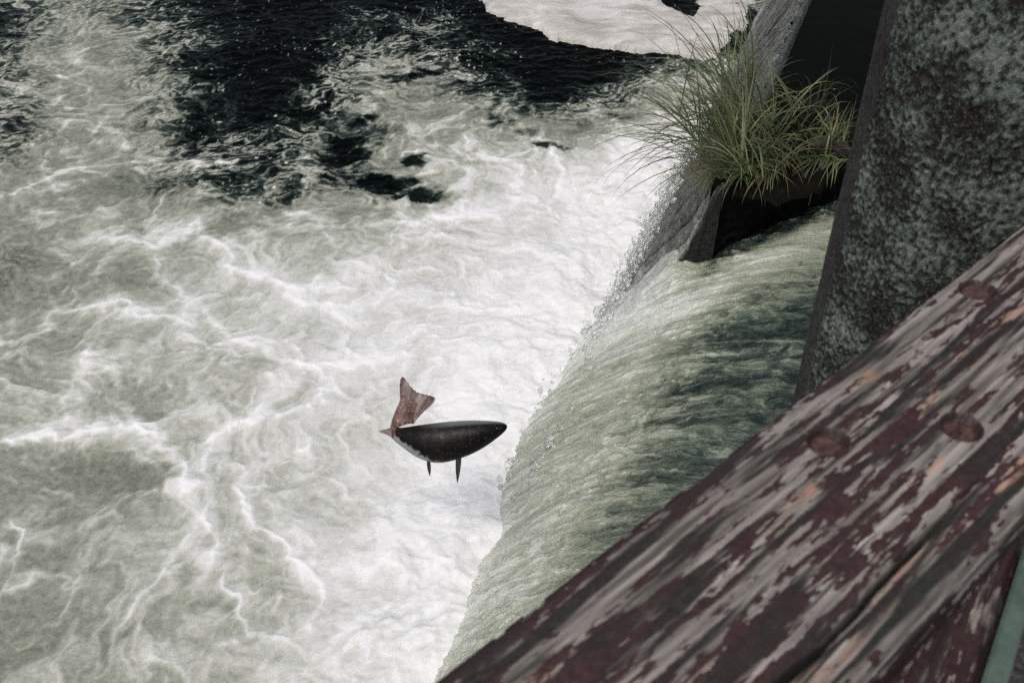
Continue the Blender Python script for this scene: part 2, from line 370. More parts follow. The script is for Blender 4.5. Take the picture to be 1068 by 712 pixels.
def face_z(q):
    return np.where(q < 0, 1.30, np.clip(1.30 - 1.30 * (np.clip(q, 0, 9) / .66) ** 1.06, -1, 2))

weir = empty('weir_wall', (*wq(2.0, 0.0), 0.0))
tag(weir, 'higher grey concrete weir wall with wet sloping face, carrying the grass tussock', 'weir')
def child_mesh(name, me, mat, parent):
    o = link(name, me, mat, parent)
    o.matrix_parent_inverse = Matrix.Translation(-Vector(parent.location))
    return o

def wet_stone():
    t = NT('wet_concrete'); v = t.coord('Object'); va = t.attr('film')
    n = t.noise(v, 9, 7, .65, .3); n2 = t.noise(v, 48, 6, .7, .4); pit = t.voro(v, 34)
    k = t.math('MULTIPLY_ADD', t.math('SUBTRACT', n2, .5), 1.3, t.math('MULTIPLY_ADD', t.math('SUBTRACT', n, .5), .7, va))
    c = t.ramp(k, [(.12, (.018, .021, .018)), (.36, (.085, .092, .082)), (.56, (.175, .188, .165)), (.78, (.30, .31, .28)), (1, (.66, .66, .63))])
    t.set(Base_Color=c, Roughness=t.ramp(n2, [(.3, .18), (.7, .5)]), Specular_IOR_Level=.55)
    t.set(Normal=t.bump(n2, 1., .035, t.bump(pit, .6, .02)))
    return t.m
M_wet = wet_stone()
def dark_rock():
    t = NT('mossy_shaded_stone'); v = t.coord('Object'); n = t.noise(v, 14, 7, .65)
    t.set(Base_Color=t.ramp(n, [(.35, (.0025, .003, .0025)), (.6, (.006, .007, .005)), (.8, (.018, .018, .013))]), Roughness=.85, Specular_IOR_Level=.12)  # mossy stone, with the end wall's shade put into the colour
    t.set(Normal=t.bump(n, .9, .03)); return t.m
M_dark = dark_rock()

def weir_far():
    a = np.concatenate([np.linspace(0, 3.6, 330), np.linspace(3.62, 20, 140)]); q = np.linspace(-.02, .82, 150)
    A, Q = np.meshgrid(a, q, indexing='ij')
    A2 = A + .05 * fbm(A * 2, Q * 2, 2, 2)
    run = fbm(A2 * 16, Q * 4.5 + A2 * 2, 5, 4)                 # water running down the slope
    rough = fbm(A * 22, Q * 20, 9, 4, .6)
    step = np.abs(fbm(A * 3.1, Q * 3.1, 13, 3))
    on = sst(-.02, .05, Q)
    Z = face_z(Q) + on * (.035 * run + .045 * rough - .06 * step)
    brk = sst(.34, .0, A + .05 * rough) * sst(.0, .2, Q)
    Z = Z + (fall_z(Q) - face_z(Q)) * .55 * brk
    crk = np.exp(-((A - .17 - .30 * Q + .03 * rough) / .012) ** 2) * sst(.05, .1, Q) * sst(.45, .35, Q)
    Z -= .04 * crk
    X, Y = wq(A, Q - .04 * on * step + .03 * (1 - on) * (fbm(A * 7, A * 0, 91, 3) + .5 * fbm(A * 25, A * 0, 93, 2)))
    # the broken end lies smoother and paler
    pale = sst(.26, .12, A - .2 * Q)
    lean = sst(.18, .0, A) * on
    film = .52 + .38 * run + .25 * rough + .22 * pale + .25 * sst(.4, .62, Q) - .5 * crk + .06 * np.sin(A2 * 55 + 9 * rough) * sst(2, 3, A)
    lines = ridged(A2 * 11 + Q * 4 + .3 * rough, Q * 1.3, 23, 3); film += (.9 * (lines - .70) - .12) * sst(.9, 1.8, A)
    Z = Z + .02 * (lines - .7) * sst(.9, 1.8, A) * on
    # broken edge folds down at the near end
    dz = np.linspace(.7, 0, 8)[:-1][:, None]; e = 1 - (dz / .7 - 1) ** 2
    X = np.concatenate([X[:1] + .03 * dz + .02 * rough[:7], X]); Y = np.concatenate([Y[:1] + .05 * e + .03 * rough[7:14], Y]); Z = np.concatenate([Z[:1] - dz, Z])
    film = np.concatenate([np.repeat(film[:1] * 0 - .45, 7, 0), film])
    me = mesh_np('sloping_face', np.stack([X, Y, Z], -1), grid_quads(len(a) + 7, len(q)), {'film': np.clip(film, -.5, 1.2).ravel()})
    child_mesh('sloping_face', me, M_wet, weir)
    # crest top with ragged lip
    q = np.linspace(-.09, -.02, 12); A, Q = np.meshgrid(a, q, indexing='ij')
    A = np.maximum(A, end_a(Q)) if False else A + end_a(Q) * sst(1.2, 0, A)
    Z = 1.30 - .10 * sst(-.045, -.085, Q) + .012 * fbm(A * 9, Q * 9, 3, 3)
    X, Y = wq(A, Q)
    me = mesh_np('crest', np.stack([X, Y, Z], -1), grid_quads(len(a), len(q)), {'film': np.full(A.size, .35)})
    child_mesh('crest', me, M_wet, weir)
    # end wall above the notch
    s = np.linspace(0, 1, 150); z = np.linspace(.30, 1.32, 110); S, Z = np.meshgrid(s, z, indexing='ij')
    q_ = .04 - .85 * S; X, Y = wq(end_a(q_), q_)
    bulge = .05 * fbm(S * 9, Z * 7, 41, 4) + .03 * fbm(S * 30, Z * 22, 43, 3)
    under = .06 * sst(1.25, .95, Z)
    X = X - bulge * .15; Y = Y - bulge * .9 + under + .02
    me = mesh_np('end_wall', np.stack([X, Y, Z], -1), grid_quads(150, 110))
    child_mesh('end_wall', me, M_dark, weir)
weir_far()

# ------------------------------------------------------------------ falling water in the notch
def waterfall():
    s = np.concatenate([np.linspace(0, 3.0, 780), np.linspace(3.02, 8.0, 150)])
    q = np.concatenate([np.linspace(-1.74, -.92, 60), np.linspace(-.91, .80, 420)])
    S, Q = np.meshgrid(s, q, indexing='ij')
    A = np.where(Q < 0, -.66 * Q + .03, .03 + .30 * Q) - S
    k = np.interp(A, [-2.6, -2.3, -1.64, -1.35, -1.05, -.6, -.1, .2], [.9, .9, .95, 1.1, 1.18, 1.14, 1.07, 1.0])
    k += .05 * fbm(A * 1.7, A * 0 + .3, 77, 3)
    qw = np.where(Q > 0, Q * k, Q)
    base = fall_z(Q)
    g = np.gradient(_zz, _qq); sl = np.interp(Q, _qq, g)
    merge = sst(.30, 0, S) * sst(.05, .24, Q)
    base = base + (face_z(Q) * .45 + base * .55 + .02 - base) * merge
    # streamlines skew a little and fan out
    a2 = A - .10 * Q + .05 * fbm(A * 2.2, Q * 1.1, 3, 3)
    fast = sst(-.7, .1, Q)
    st1 = fbm(a2 * 5.5, Q * .9, 11, 3); st2 = fbm(a2 * 15 + .8 * st1, Q * 2.4 + 1.2 * st1, 21, 4, .55)
    bx = a2 + .05 * fbm(A * 9, Q * 6, 61, 3); by = Q + .07 * fbm(A * 9, Q * 6, 67, 3)
    band = np.exp(-((S - .42) / .22) ** 2) * sst(.25, -.1, Q)
    amp = (.55 + .9 * sst(-.35, .35, fbm(A * 3.2, Q * 2.2, 83, 3))) * (1 - .6 * band) * (1 - .45 * sst(.3, .6, Q))
    chop = fbm(bx * 15, by * 11, 31, 5, .65) * amp
    chop2 = ridged(bx * 10, by * 6.5, 41, 4, .6)
    lump = fbm(bx * 40, by * 32, 45, 3)
    h = fast * (.034 * st1 + .013 * st2) + (.004 + .012 * fast) * chop + .013 * fast * (chop2 - .7) * amp + .002 * fast * lump
    crs = ridged(bx * 18 + .3 * lump, by * 7, 47, 3, .5)                 # sharp little crests
    h += fast * (.012 * amp * (crs - .68) + .002 * (ridged(bx * 46, by * 22, 49, 2) - .7))
    h += .03 * sst(.45, .7, Q) * chop
    # water heaps up and breaks where it rubs the end wall
    rub = np.exp(-((S - .07 - .03 * chop) / .05) ** 2) * sst(-.02, -.15, Q) * sst(-1.1, -.6, Q)
    h += rub * (.015 + .04 * chop)
    nl = np.sqrt(1 + sl * sl)
    X, Y = wq(A, qw + h * (-sl) / nl)
    Z = base + h / nl
    # air carried in the water, plus the painted reflection of the end wall
    aer_refl = .50 + .24 * sst(-.25, .30, Q) - .18 * sst(-.5, -.9, Q)
    aer_refl += .26 * np.exp(-((S - .42 - .10 * Q) / .18) ** 2) * sst(-.9, -.3, Q)
    aer_refl -= .28 * np.exp(-((S - 1.25 + .2 * Q) / .50) ** 2) * sst(.20, -.25, Q)
    aer_refl -= .14 * sst(1.5, 2.2, S) * sst(.25, 0, Q)
    aer_refl -= .5 * sst(.24, .08, S + .05 * chop) * sst(.06, -.06, Q)  # dark reflection of the end wall, put into the water colour
    dk = np.exp(-((S - 1.25 + .2 * Q) / .6) ** 2) * sst(.35, -.15, Q)          # the clear, dark tongue is the most broken
    aer_refl += (.18 + .15 * dk) * st1 + .16 * st2 + (.12 + .22 * dk) * chop - (.22 + .3 * dk) * np.clip(.68 - chop2, 0, 1) + .02 * lump + .10 * band
    line = sst(.78, .97, ridged(a2 * 6 + .4 * st2, Q * .8 + st1 * .3, 51, 2)) * sst(-.75, -.3, Q)
    aer_refl += .22 * line * (.6 + chop)
    aer_refl += (.12 + .3 * dk) * np.clip(crs - .80, 0, 1) / .2 * fast - .25 * np.clip(.60 - crs, 0, 1) * fast
    aer_refl += .75 * rub * sst(.02, .35, chop)
    aer_refl += .10 * sst(.5, .66, Q)
    grey = sst(.40, .0, S - .02 - .25 * Q) * sst(.1, .4, Q)
    me = mesh_np('falling_water', np.stack([X, Y, Z], -1), grid_quads(len(s), len(q)), {'aer_refl': np.clip(aer_refl, 0, 1.1).ravel(), 'grey': grey.ravel(), 'flow': np.stack([bx.ravel(), by.ravel(), h.ravel() * 6, np.ones(h.size)], -1)})
    t = NT('falling_water'); v = t.coord('Object'); f = t.attr('aer_refl')
    fm = t.n.new('ShaderNodeMapping'); fm.inputs['Scale'].default_value = (3.4, .5, .6); t.l.new(t.attr('flow', True), fm.inputs[0])
    n1 = t.noise(fm.outputs[0], 15, 6, .62, .9); n2 = t.noise(v, 21, 6, .66, 1.1); n3 = t.voro(fm.outputs[0], 30, 'SMOOTH_F1'); n4 = t.noise(v, 60, 3, .5, 1.2)
    rdg = t.math('ABSOLUTE', t.math('SUBTRACT', n1, .5))
    k = t.math('MULTIPLY_ADD', t.math('SUBTRACT', n1, .5), .42, f)
    k = t.math('MULTIPLY_ADD', t.math('SUBTRACT', n2, .5), .20, k, True)
    k = t.math('ADD', k, t.math('MULTIPLY', t.ramp(rdg, [(0., 1.), (.045, 0.)]), .14), clamp=True)
    c = t.ramp(k, [(0, (.005, .010, .008)), (.22, (.018, .032, .025)), (.38, (.080, .105, .075)), (.56, (.25, .278, .200)), (.78, (.43, .455, .355)), (1, (.74, .755, .69))])
    cg = t.ramp(k, [(0, (.02, .024, .022)), (.4, (.14, .145, .135)), (.7, (.36, .37, .35)), (1, (.8, .8, .78))])
    c = t.mix(t.attr('grey'), c, cg)
    t.set(Base_Color=c, Roughness=t.ramp(k, [(0, .05), (.5, .12), (1, .35)]), IOR=1.33, Specular_IOR_Level=.9)
    t.set(Normal=t.bump(n1, .6, .025, t.bump(n4, .3, .010, t.bump(n3, .3, .015))))
    tag(link('falling_water', me, t.m), kind='structure')
waterfall()

def upstream():
    def region(a0, a1, na, q0, q1, nq, skew):
        a = np.linspace(0, 1, na) ** 1.6; q = np.linspace(q0, q1, nq)
        T, Q = np.meshgrid(a, q, indexing='ij')
        lo = end_a(Q) if skew else a0 + 0 * Q
        A = lo + (a1 - lo) * T
        X, Y = wq(A, Q)
        return np.stack([X, Y, 1.245 + .004 * fbm(X * 3, Y * 3, 5, 3)], -1).reshape(-1, 3), grid_quads(na, nq)
    c1, q1 = region(0, 22, 160, -.06, -1.70, 60, True)
    c2, q2 = region(-9, 22, 60, -1.70, -16, 40, False)
    me = mesh_np('upstream_water', np.concatenate([c1, c2]), np.concatenate([q1, q2 + len(c1)]))
    t = NT('still_dark_water'); v = t.coord('Object')
    n = t.noise(v, 7, 3, .5)
    fl_ = t.ramp(t.voro(v, 5.5), [(.035, 1.), (.05, 0.)])
    t.set(Base_Color=t.mix(fl_, (.0035, .0038, .0028), (.55, .53, .48)), Roughness=.08, IOR=1.33, Specular_IOR_Level=.015)
    t.set(Normal=t.bump(n, .12, .03))
    tag(link('upstream_water', me, t.m), kind='structure')
upstream()

# ------------------------------------------------------------------ small froth flecks, beads of splashing water
def ico(sub):
    bm = bmesh.new(); bmesh.ops.create_icosphere(bm, subdivisions=sub, radius=1)
    v = np.array([x.co[:] for x in bm.verts], np.float32); f = np.array([[y.index for y in x.verts] for x in bm.faces], np.int32); bm.free()
    return v, f
IV1, IF1 = ico(1); IV2, IF2 = ico(2)
def blobs(name, pts, rad, stretch, mat, sub=2, jit=.25):
    V, Fc = (IV2, IF2) if sub == 2 else (IV1, IF1)
    n = len(pts); pts = np.asarray(pts, np.float32)
    co = np.repeat(V[None], n, 0) * (1 + jit * rng.normal(size=(n, len(V), 1)) * .35)
    sc = 1 + stretch * rng.uniform(-.5, 1, size=(n, 1, 3))
    co = co * sc * np.asarray(rad, np.float32)[:, None, None] + pts[:, None]
    f = (Fc[None] + (np.arange(n) * len(V))[:, None, None]).reshape(-1, 3)
    return mesh_np(name, co, tris=f)
def glass_water():
    t = NT('clear_water_drops')
    t.set(Base_Color=(.93, .95, .93), Roughness=.04, IOR=1.33, Transmission_Weight=.85, Specular_IOR_Level=.5); return t.m
M_drop = glass_water()
pts = []; rad = []
for i in range(2300):                                   # along the outer edge of the fall and the wet slope
    a = rng.uniform(-1.5, 2.6); q = .60 + rng.normal() * .06 + .06 * max(0, 1 - abs(a + .6) / .6)
    if a > .2: q -= .02
    z = max(.02, float(face_z(np.array(q)))) + abs(rng.normal()) * .05 * (1.2 if a > -.4 else .6)
    x, y = wq(a, q); pts.append((x, y, z)); rad.append(rng.uniform(.004, .015) * (.6 + rng.random() ** 3))
tag(link('splash_beads', blobs('splash_beads', pts, rad, .5, M_drop), M_drop), 'glassy beads of water breaking off the outer edge of the fall', 'splash', kind='stuff')
pts = []; rad = []
for cx, cy, n, sp in ((-.1, 4.9, 60, .22), (.15, 4.4, 30, .3), (.35, 5.6, 40, .3), (-.2, 3.4, 25, .25)):
    for i in range(n):
        x, y = cx + rng.normal() * sp, cy + rng.normal() * sp
        pts.append((x, y, .12 + abs(rng.normal()) * .25)); rad.append(rng.uniform(.0015, .0045))
tag(link('spray_drops', blobs('spray_drops', pts, rad, .3, M_drop, 1), M_drop), 'tiny drops of spray flung up over the white boil', 'spray', kind='stuff')

# ------------------------------------------------------------------ grass tussock on the weir's end
tus = empty('grass_tussock', (*wq(.45, -.25), 1.30))
tag(tus, 'shaggy green and straw grass tussock growing on the end of the weir wall', 'grass')
def root_mat():
    u = np.linspace(0, 2 * math.pi, 72, endpoint=False); v = np.linspace(0, 1, 26)
    U, V = np.meshgrid(u, v, indexing='ij')
    rr = np.sin(V * math.pi / 2)
    A = .50 + .62 * rr * np.cos(U) ; Q = -.27 + .34 * rr * np.sin(U)
    A = A + .66 * np.clip(-Q, 0, 1) * .5
    n = fbm(A * 6, Q * 6, 3, 4)
    Z = 1.25 + .10 * np.cos(V * math.pi / 2) + .05 * n
    X, Y = wq(A + .08 * n * rr, Q + .06 * n * rr)
    co = np.stack([X, Y, Z], -1)
    i = np.arange(72)[:, None] * 26 + np.arange(25)[None]; j = ((np.arange(72) + 1) % 72)[:, None] * 26 + np.arange(25)[None]
    me = mesh_np('root_mat', co, np.stack([i, j, j + 1, i + 1], -1).reshape(-1, 4))
    t = NT('shaded_soil'); vv = t.coord('Object'); n = t.noise(vv, 30, 6, .65)
    t.set(Base_Color=t.ramp(n, [(.3, (.003, .003, .002)), (.6, (.009, .008, .005)), (.8, (.03, .025, .016))]), Roughness=.9, Specular_IOR_Level=.1)  # soil taken darker so its colour carries the shade at the wall
    t.set(Normal=t.bump(n, .9, .03))
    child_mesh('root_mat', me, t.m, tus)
root_mat()
def blade_mat():
    t = NT('grass_blade'); c = t.attr('tint', True); v = t.coord('Object'); n = t.noise(v, 70, 3)
    cc = t.mix(.35, c, t.mix(n, (.25, .25, .25), (1.5, 1.5, 1.5)), 'MULTIPLY')
    t.set(Base_Color=cc, Roughness=.45, Specular_IOR_Level=.35)
    tr = t.n.new('ShaderNodeBsdfTranslucent'); t.l.new(cc, tr.inputs[0])
    mx = t.n.new('ShaderNodeMixShader'); mx.inputs[0].default_value = .3
    t.l.new(t.b.outputs[0], mx.inputs[1]); t.l.new(tr.outputs[0], mx.inputs[2])
    t.l.new(mx.outputs[0], t.n['Material Output'].inputs[0]); return t.m
M_blade = blade_mat()
GREENS = [(.09, .128, .048), (.13, .17, .068), (.066, .10, .042), (.175, .205, .088), (.24, .255, .125), (.108, .145, .082)]
STRAW = [(.26, .21, .11), (.20, .14, .07), (.15, .095, .05), (.30, .27, .16)]
def blade_geo(p, az, L, el, droop, w, twist, tint, tip_dry=0.):
    n = 9; pos = np.array(p, float); out = []; cl = []
    for i in range(n):
        t = i / (n - 1); e = el - droop * t ** 1.35
        d = np.array([math.cos(e) * math.cos(az), math.cos(e) * math.sin(az), math.sin(e)])
        sd_ = np.array([-math.sin(az + twist * t), math.cos(az + twist * t), .25 * math.sin(twist * 3 * t)])
        ww = w * (min(1, .55 + 2.2 * t)) * (1 - t ** 2.4) + .0003
        out += [pos + sd_ * ww * .5, pos + np.array([0, 0, -.12 * ww]), pos - sd_ * ww * .5]
        k = tip_dry * max(0, (t - .5) * 2)
        c = [tint[j] * (1 - k) + (.24, .18, .09)[j] * k for j in range(3)]
        cl += [(*c, 1)] * 3
        pos = pos + d * L / (n - 1)
    f = []
    for i in range(n - 1):
        b = i * 3; f += [(b, b + 3, b + 4, b + 1), (b + 1, b + 4, b + 5, b + 2)]
    return np.array(out), np.array(f), np.array(cl)
TILLERS = []                            # kind, a, q, azimuth, elevation, length
def tillers(kind, n):
    for _ in range(n):
        if kind == 'core': t = (random.uniform(.02, .95), random.gauss(-.22, .13), random.uniform(0, 360), random.uniform(36, 86), random.uniform(.24, .50))
        elif kind == 'pool': t = (random.uniform(-.02, .80), random.gauss(.0, .08), random.gauss(170, 26), random.uniform(15, 62), random.uniform(.45, .92))
        elif kind == 'up': t = (random.uniform(.10, .95), random.gauss(-.0, .13), random.gauss(140, 45), random.uniform(52, 86), random.uniform(.40, .74))
        elif kind == 'over':
            q = random.uniform(-.70, .04); t = (float(end_a(np.array(q))) + random.uniform(-.02, .12), q, random.gauss(225, 32), random.uniform(0, 45), random.uniform(.16, .34))
        elif kind == 'right': t = (random.uniform(.40, .70), random.gauss(-.52, .06), random.uniform(-40, 110), random.uniform(48, 82), random.uniform(.22, .42))
        else: t = (random.uniform(.02, .7), random.uniform(-.05, .12), random.gauss(172, 10), random.uniform(-40, 0), random.uniform(.2, .5))
        TILLERS.append((kind,) + t)
for kd, n in (('core', 36), ('pool', 26), ('up', 24), ('over', 30), ('right', 6), ('dead', 20)): tillers(kd, n)
def rnd_blade(kind):
    _, a, q, az, el, L = random.choice([t for t in TILLERS if t[0] == kind])
    tint = random.choice(GREENS); dry = random.choice([0, 0, 0, .3, .8])
    if kind == 'dead' or random.random() < .12: tint = random.choice(STRAW)
    a += random.gauss(0, .018); q += random.gauss(0, .018)
    az = R(az + random.gauss(0, 24)); el = R(el + random.gauss(0, 14)); L *= random.uniform(.6, 1.15)
    f = random.uniform(.65, 1.35); tint = tuple(c * f for c in tint)
    x, y = wq(a, q)
    z = 1.30 + (.07 if kind in ('core', 'up') else .03) if kind != 'dead' else float(face_z(np.array(q))) + .04
    dr = R(random.uniform(35, 125)) if kind != 'dead' else R(random.uniform(20, 45))
    if kind == 'up': dr = R(random.uniform(15, 90))
    if kind == 'over': dr = R(random.uniform(50, 110))
    return blade_geo((x, y, z), az, L, el, dr, random.uniform(.005, .011) * (.6 if kind == 'dead' else 1), random.uniform(-.9, .9), tint, dry)
def joined(name, spec):
    V = []; Fs = []; C = []; o = 0
    for kind, n in spec:
        for _ in range(n):
            v, f, c = rnd_blade(kind); V.append(v); Fs.append(f + o); C.append(c); o += len(v)
    return mesh_np(name, np.concatenate(V), np.concatenate(Fs), {'tint': np.concatenate(C)})
o = child_mesh('grass_blades', joined('grass_blades', (('core', 180), ('pool', 110), ('up', 70), ('over', 210), ('right', 30))), M_blade, tus); tag(o, kind='stuff')
o = child_mesh('dead_strands', joined('dead_strands', (('dead', 80),)), M_blade, tus); tag(o, 'straw coloured dead strands combed down the wet slope', kind='stuff')
for kind, n in (('pool', 80), ('up', 56), ('over', 44), ('right', 20), ('core', 40)):
    for _ in range(n):
        v, f, c = rnd_blade(kind)
        child_mesh('blade', mesh_np('blade', v, f, {'tint': c}), M_blade, tus)

# lump of driftwood caught at the tussock
def driftwood():
    n = 40; m = 16; V = []
    p0 = np.array([1.62, 5.13, 1.345]); p1 = np.array([1.84, 5.07, 1.33])
    for i in range(n):
        t = i / (n - 1); c = p0 + (p1 - p0) * t + np.array([0, 0, .025 * math.sin(t * 3)])
        r = .034 * (max(0, 1 - (2 * t - 1) ** 6)) ** .5 * (1 + .12 * math.sin(9 * t)) + .001
        for j in range(m):
            u = 2 * math.pi * j / m; rj = r * (1 + .16 * math.sin(3 * u + 5 * t) + .06 * math.sin(7 * u))
            V.append(c + np.array([.25 * math.cos(u), .95 * math.cos(u), math.sin(u)]) * rj)
    f = [(i * m + j, (i + 1) * m + j, (i + 1) * m + (j + 1) % m, i * m + (j + 1) % m) for i in range(n - 1) for j in range(m)]
    me = mesh_np('driftwood', np.array(V), np.array(f))
    t = NT('driftwood'); v = t.coord('Object', (3, 20, 20)); nn = t.noise(v, 3, 5)
    t.set(Base_Color=t.ramp(nn, [(.3, (.008, .006, .004)), (.7, (.05, .036, .024))]), Roughness=.8); t.set(Normal=t.bump(nn, .6, .01))
    tag(link('driftwood', me, t.m), 'short brown lump of driftwood caught behind the grass tussock', 'driftwood')
driftwood()

# ------------------------------------------------------------------ leaping salmon
def fish():
    S = 4.6 / 1100
    root = empty('leaping_fish', (-.2886, 3.2802, .949))
    root.rotation_euler = (R(-39.6), 0, 0)
    tag(root, 'dark salmon leaping in mid air above the foam, tail flicked up', 'fish')
    def P(x, y, d=0): return np.array([(x - 465) * S, d * S, -(y - 455) * S])
    # x, top, bottom, half thickness, depth
    st = [(529.0, 444.0, 445.6, .8, 0), (527.4, 441.8, 448.6, 2.8, 0), (523.5, 440.2, 452.6, 5.2, 0), (518, 439.2, 457, 8, 0), (508, 438.5, 464.3, 11, 0), (496, 438.2, 471.3, 13, 0), (484, 438.5, 476.5, 14, 0),
          (472, 439.2, 480.2, 14.5, 0), (460, 440.3, 482.4, 14, 0), (448, 441.8, 481.6, 12.5, 1), (436, 443.5, 477.6, 11, 3), (426, 445.2, 472, 9.5, 6), (417, 446.6, 465.6, 8, 9)]
    rows = [((x, (t + b) / 2), (0, 1), (b - t) / 2, w, d) for x, t, b, w, d in st]
    rows += [((411, 452.5), (.25, .97), 7.4, 6.8, 13), ((411.5, 448.0), (.85, .5), 8.6, 6.6, 17), ((416, 444), (.97, .1), 10.8, 5.6, 20), ((418.5, 438.0), (.95, -.30), 11.0, 4.2, 21), ((420.5, 431.5), (.88, -.47), 10.4, 2.8, 22), ((423, 424), (.86, -.5), 9.5, 1.6, 22), ((425.5, 417), (.86, -.5), 9, .4, 22)]
    # interpolate stations
    k = len(rows); par = np.arange(k); fine = np.linspace(0, k - 1, 76)
    arr = np.array([[r[0][0], r[0][1], r[1][0], r[1][1], r[2], r[3], r[4]] for r in rows])
    def crom(col_):
        i = np.clip(np.floor(fine).astype(int), 0, k - 2); t = fine - i
        p0 = arr[np.clip(i - 1, 0, k - 1), col_]; p1 = arr[i, col_]; p2 = arr[i + 1, col_]; p3 = arr[np.clip(i + 2, 0, k - 1), col_]
        return .5 * (2 * p1 + (p2 - p0) * t + (2 * p0 - 5 * p1 + 4 * p2 - p3) * t ** 2 + (3 * p1 - p0 - 3 * p2 + p3) * t ** 3)
    c = [crom(i) for i in range(7)]
    m = 32; V = []; bel = []; tail = []; sheen = []
    for i in range(len(fine)):
        ul = math.hypot(c[2][i], c[3][i]); ux, uy = c[2][i] / ul, c[3][i] / ul
        for j in range(m):
            a = 2 * math.pi * j / m; cu, cv = math.cos(a), math.sin(a)
            cu = math.copysign(abs(cu) ** .92, cu); cv = math.copysign(abs(cv) ** .92, cv)
            hh = max(.3, c[4][i]); hw = max(.3, c[5][i]) * (1.0 - .18 * max(0, -cu))
            x = c[0][i] + ux * hh * cu; y = c[1][i] - uy * hh * cu
            V.append(P(x, y, c[6][i] + hw * cv))
            f_ = fine[i]
            bel.append(float(np.clip((-cu - .30) * 1.4 + (f_ - 9.9) * .28 - max(0, 7.2 - f_) * .5, 0, 1)) * float(np.clip(1 - (f_ - 12.6) / .8, 0, 1)))
            tail.append(float(np.clip((f_ - 12.7) / 1.0, 0, 1)))
            sheen.append(float(np.clip((cu - .72) * 5, 0, 1)) * float(np.clip((10 - f_) / 3, 0, 1)))
    n = len(fine)
    F_ = [(i * m + j, i * m + (j + 1) % m, (i + 1) * m + (j + 1) % m, (i + 1) * m + j) for i in range(n - 1) for j in range(m)]
    me = mesh_np('body', np.array(V), np.array(F_), {'belly': bel, 'tailness': tail, 'back_sheen': sheen})
    bm = bmesh.new(); bm.from_mesh(me); bmesh.ops.holes_fill(bm, edges=[e for e in bm.edges if e.is_boundary], sides=64); bmesh.ops.recalc_face_normals(bm, faces=bm.faces); bm.to_mesh(me); bm.free(); smooth(me)
    t = NT('salmon_skin'); v = t.coord('Object'); n1 = t.noise(v, 45, 5, .6, .3); sp = t.voro(v, 70); n3 = t.noise(t.coord('Object', (2.5, 1, 7)), 14, 4, .6)
    base = t.ramp(n3, [(.38, (.0025, .0025, .0025)), (.58, (.007, .0045, .004)), (.78, (.035, .014, .011))])
    base = t.mix(t.math('MULTIPLY', t.ramp(t.voro(t.coord('Object', (1, 1, 1.7)), 46), [(.10, 1.), (.16, 0.)]), .5), base, (.16, .18, .16))
    base = t.mix(t.math('MULTIPLY', t.attr('back_sheen'), .8), base, (.20, .24, .22))  # sky sheen along the wet back, painted as a pale band
    spots = t.ramp(sp, [(.16, 1.), (.26, 0.)])
    tl = t.ramp(n1, [(.3, (.05, .03, .026)), (.5, (.14, .080, .068)), (.7, (.25, .165, .145))])
    tl = t.mix(t.math('MULTIPLY', spots, .7), tl, (.5, .42, .38))
    base = t.mix(t.attr('tailness'), base, tl)
    bl = t.math('ADD', t.attr('belly'), t.math('MULTIPLY', t.math('SUBTRACT', n1, .5), 1.7))
    base = t.mix(t.ramp(bl, [(.3, 0.), (.62, 1.)]), base, (.26, .29, .275))
    t.set(Base_Color=base, Roughness=t.ramp(n1, [(.35, .22), (.65, .5)]), Specular_IOR_Level=.2)
    t.set(Normal=t.bump(t.voro(v, 200), .16, .003, t.bump(n1, .3, .006)))
    body = link('body', me, t.m, root)
    ft = NT('fin_skin'); v = ft.coord('Object'); n1 = ft.noise(v, 60, 4); sp = ft.voro(v, 80); ray_ = ft.attr('ray')
    fc = ft.ramp(n1, [(.3, (.11, .074, .066)), (.7, (.26, .195, .18))])
    fc = ft.mix(ft.math('MULTIPLY', ft.ramp(sp, [(.18, 1.), (.3, 0.)]), ft.attr('spotty')), fc, (.52, .44, .40))
    fc = ft.mix(ft.math('MULTIPLY', ray_, .8), fc, (.035, .028, .026))
    ft.set(Base_Color=fc, Roughness=.35)
    dk = NT('dark_fin'); dk.set(Base_Color=(.012, .014, .013), Roughness=.35)
    def plate(name, front, mat, th=.7, attrs=None, nu=0, nv=0):
        """front: nu x nv grid of points; closed slab"""
        f = np.array(front).reshape(nu, nv, 3); b = f + np.array([0, th * S, 0])
        q1 = grid_quads(nu, nv); q2 = q1[:, ::-1] + nu * nv
        ring = [i * nv for i in range(nu)] + [(nu - 1) * nv + j for j in range(1, nv)] + [i * nv + nv - 1 for i in range(nu - 2, -1, -1)] + [j for j in range(nv - 2, 0, -1)]
        sd_ = [(ring[i], ring[(i + 1) % len(ring)], ring[(i + 1) % len(ring)] + nu * nv, ring[i] + nu * nv) for i in range(len(ring))]
        at_ = {k_: np.concatenate([v_, v_]) for k_, v_ in (attrs or {}).items()}
        return link(name, mesh_np(name, np.concatenate([f.reshape(-1, 3), b.reshape(-1, 3)]), np.concatenate([q1, q2, np.array(sd_)]), at_), mat, root)
    L_ = np.array([(411, 437), (413.5, 428), (415, 416), (414.6, 403), (415.4, 396), (417.6, 393.2)]); R_ = np.array([(429, 444), (434, 437.5), (441, 430), (447, 425), (451, 420.5), (452.2, 416)])
    def curve(Pn, t):
        s = t * (len(Pn) - 1); return np.stack([np.interp(s, np.arange(len(Pn)), Pn[:, 0]), np.interp(s, np.arange(len(Pn)), Pn[:, 1])], -1)
    nu, nv = 61, 26; pts = []; ray_a = []; spa = []
    TR = np.array([(417.6, 393.2), (421, 396.5), (425, 401.5), (429, 406.2), (433, 409.6), (437, 411), (442, 412), (447, 413.2), (452.2, 416)])
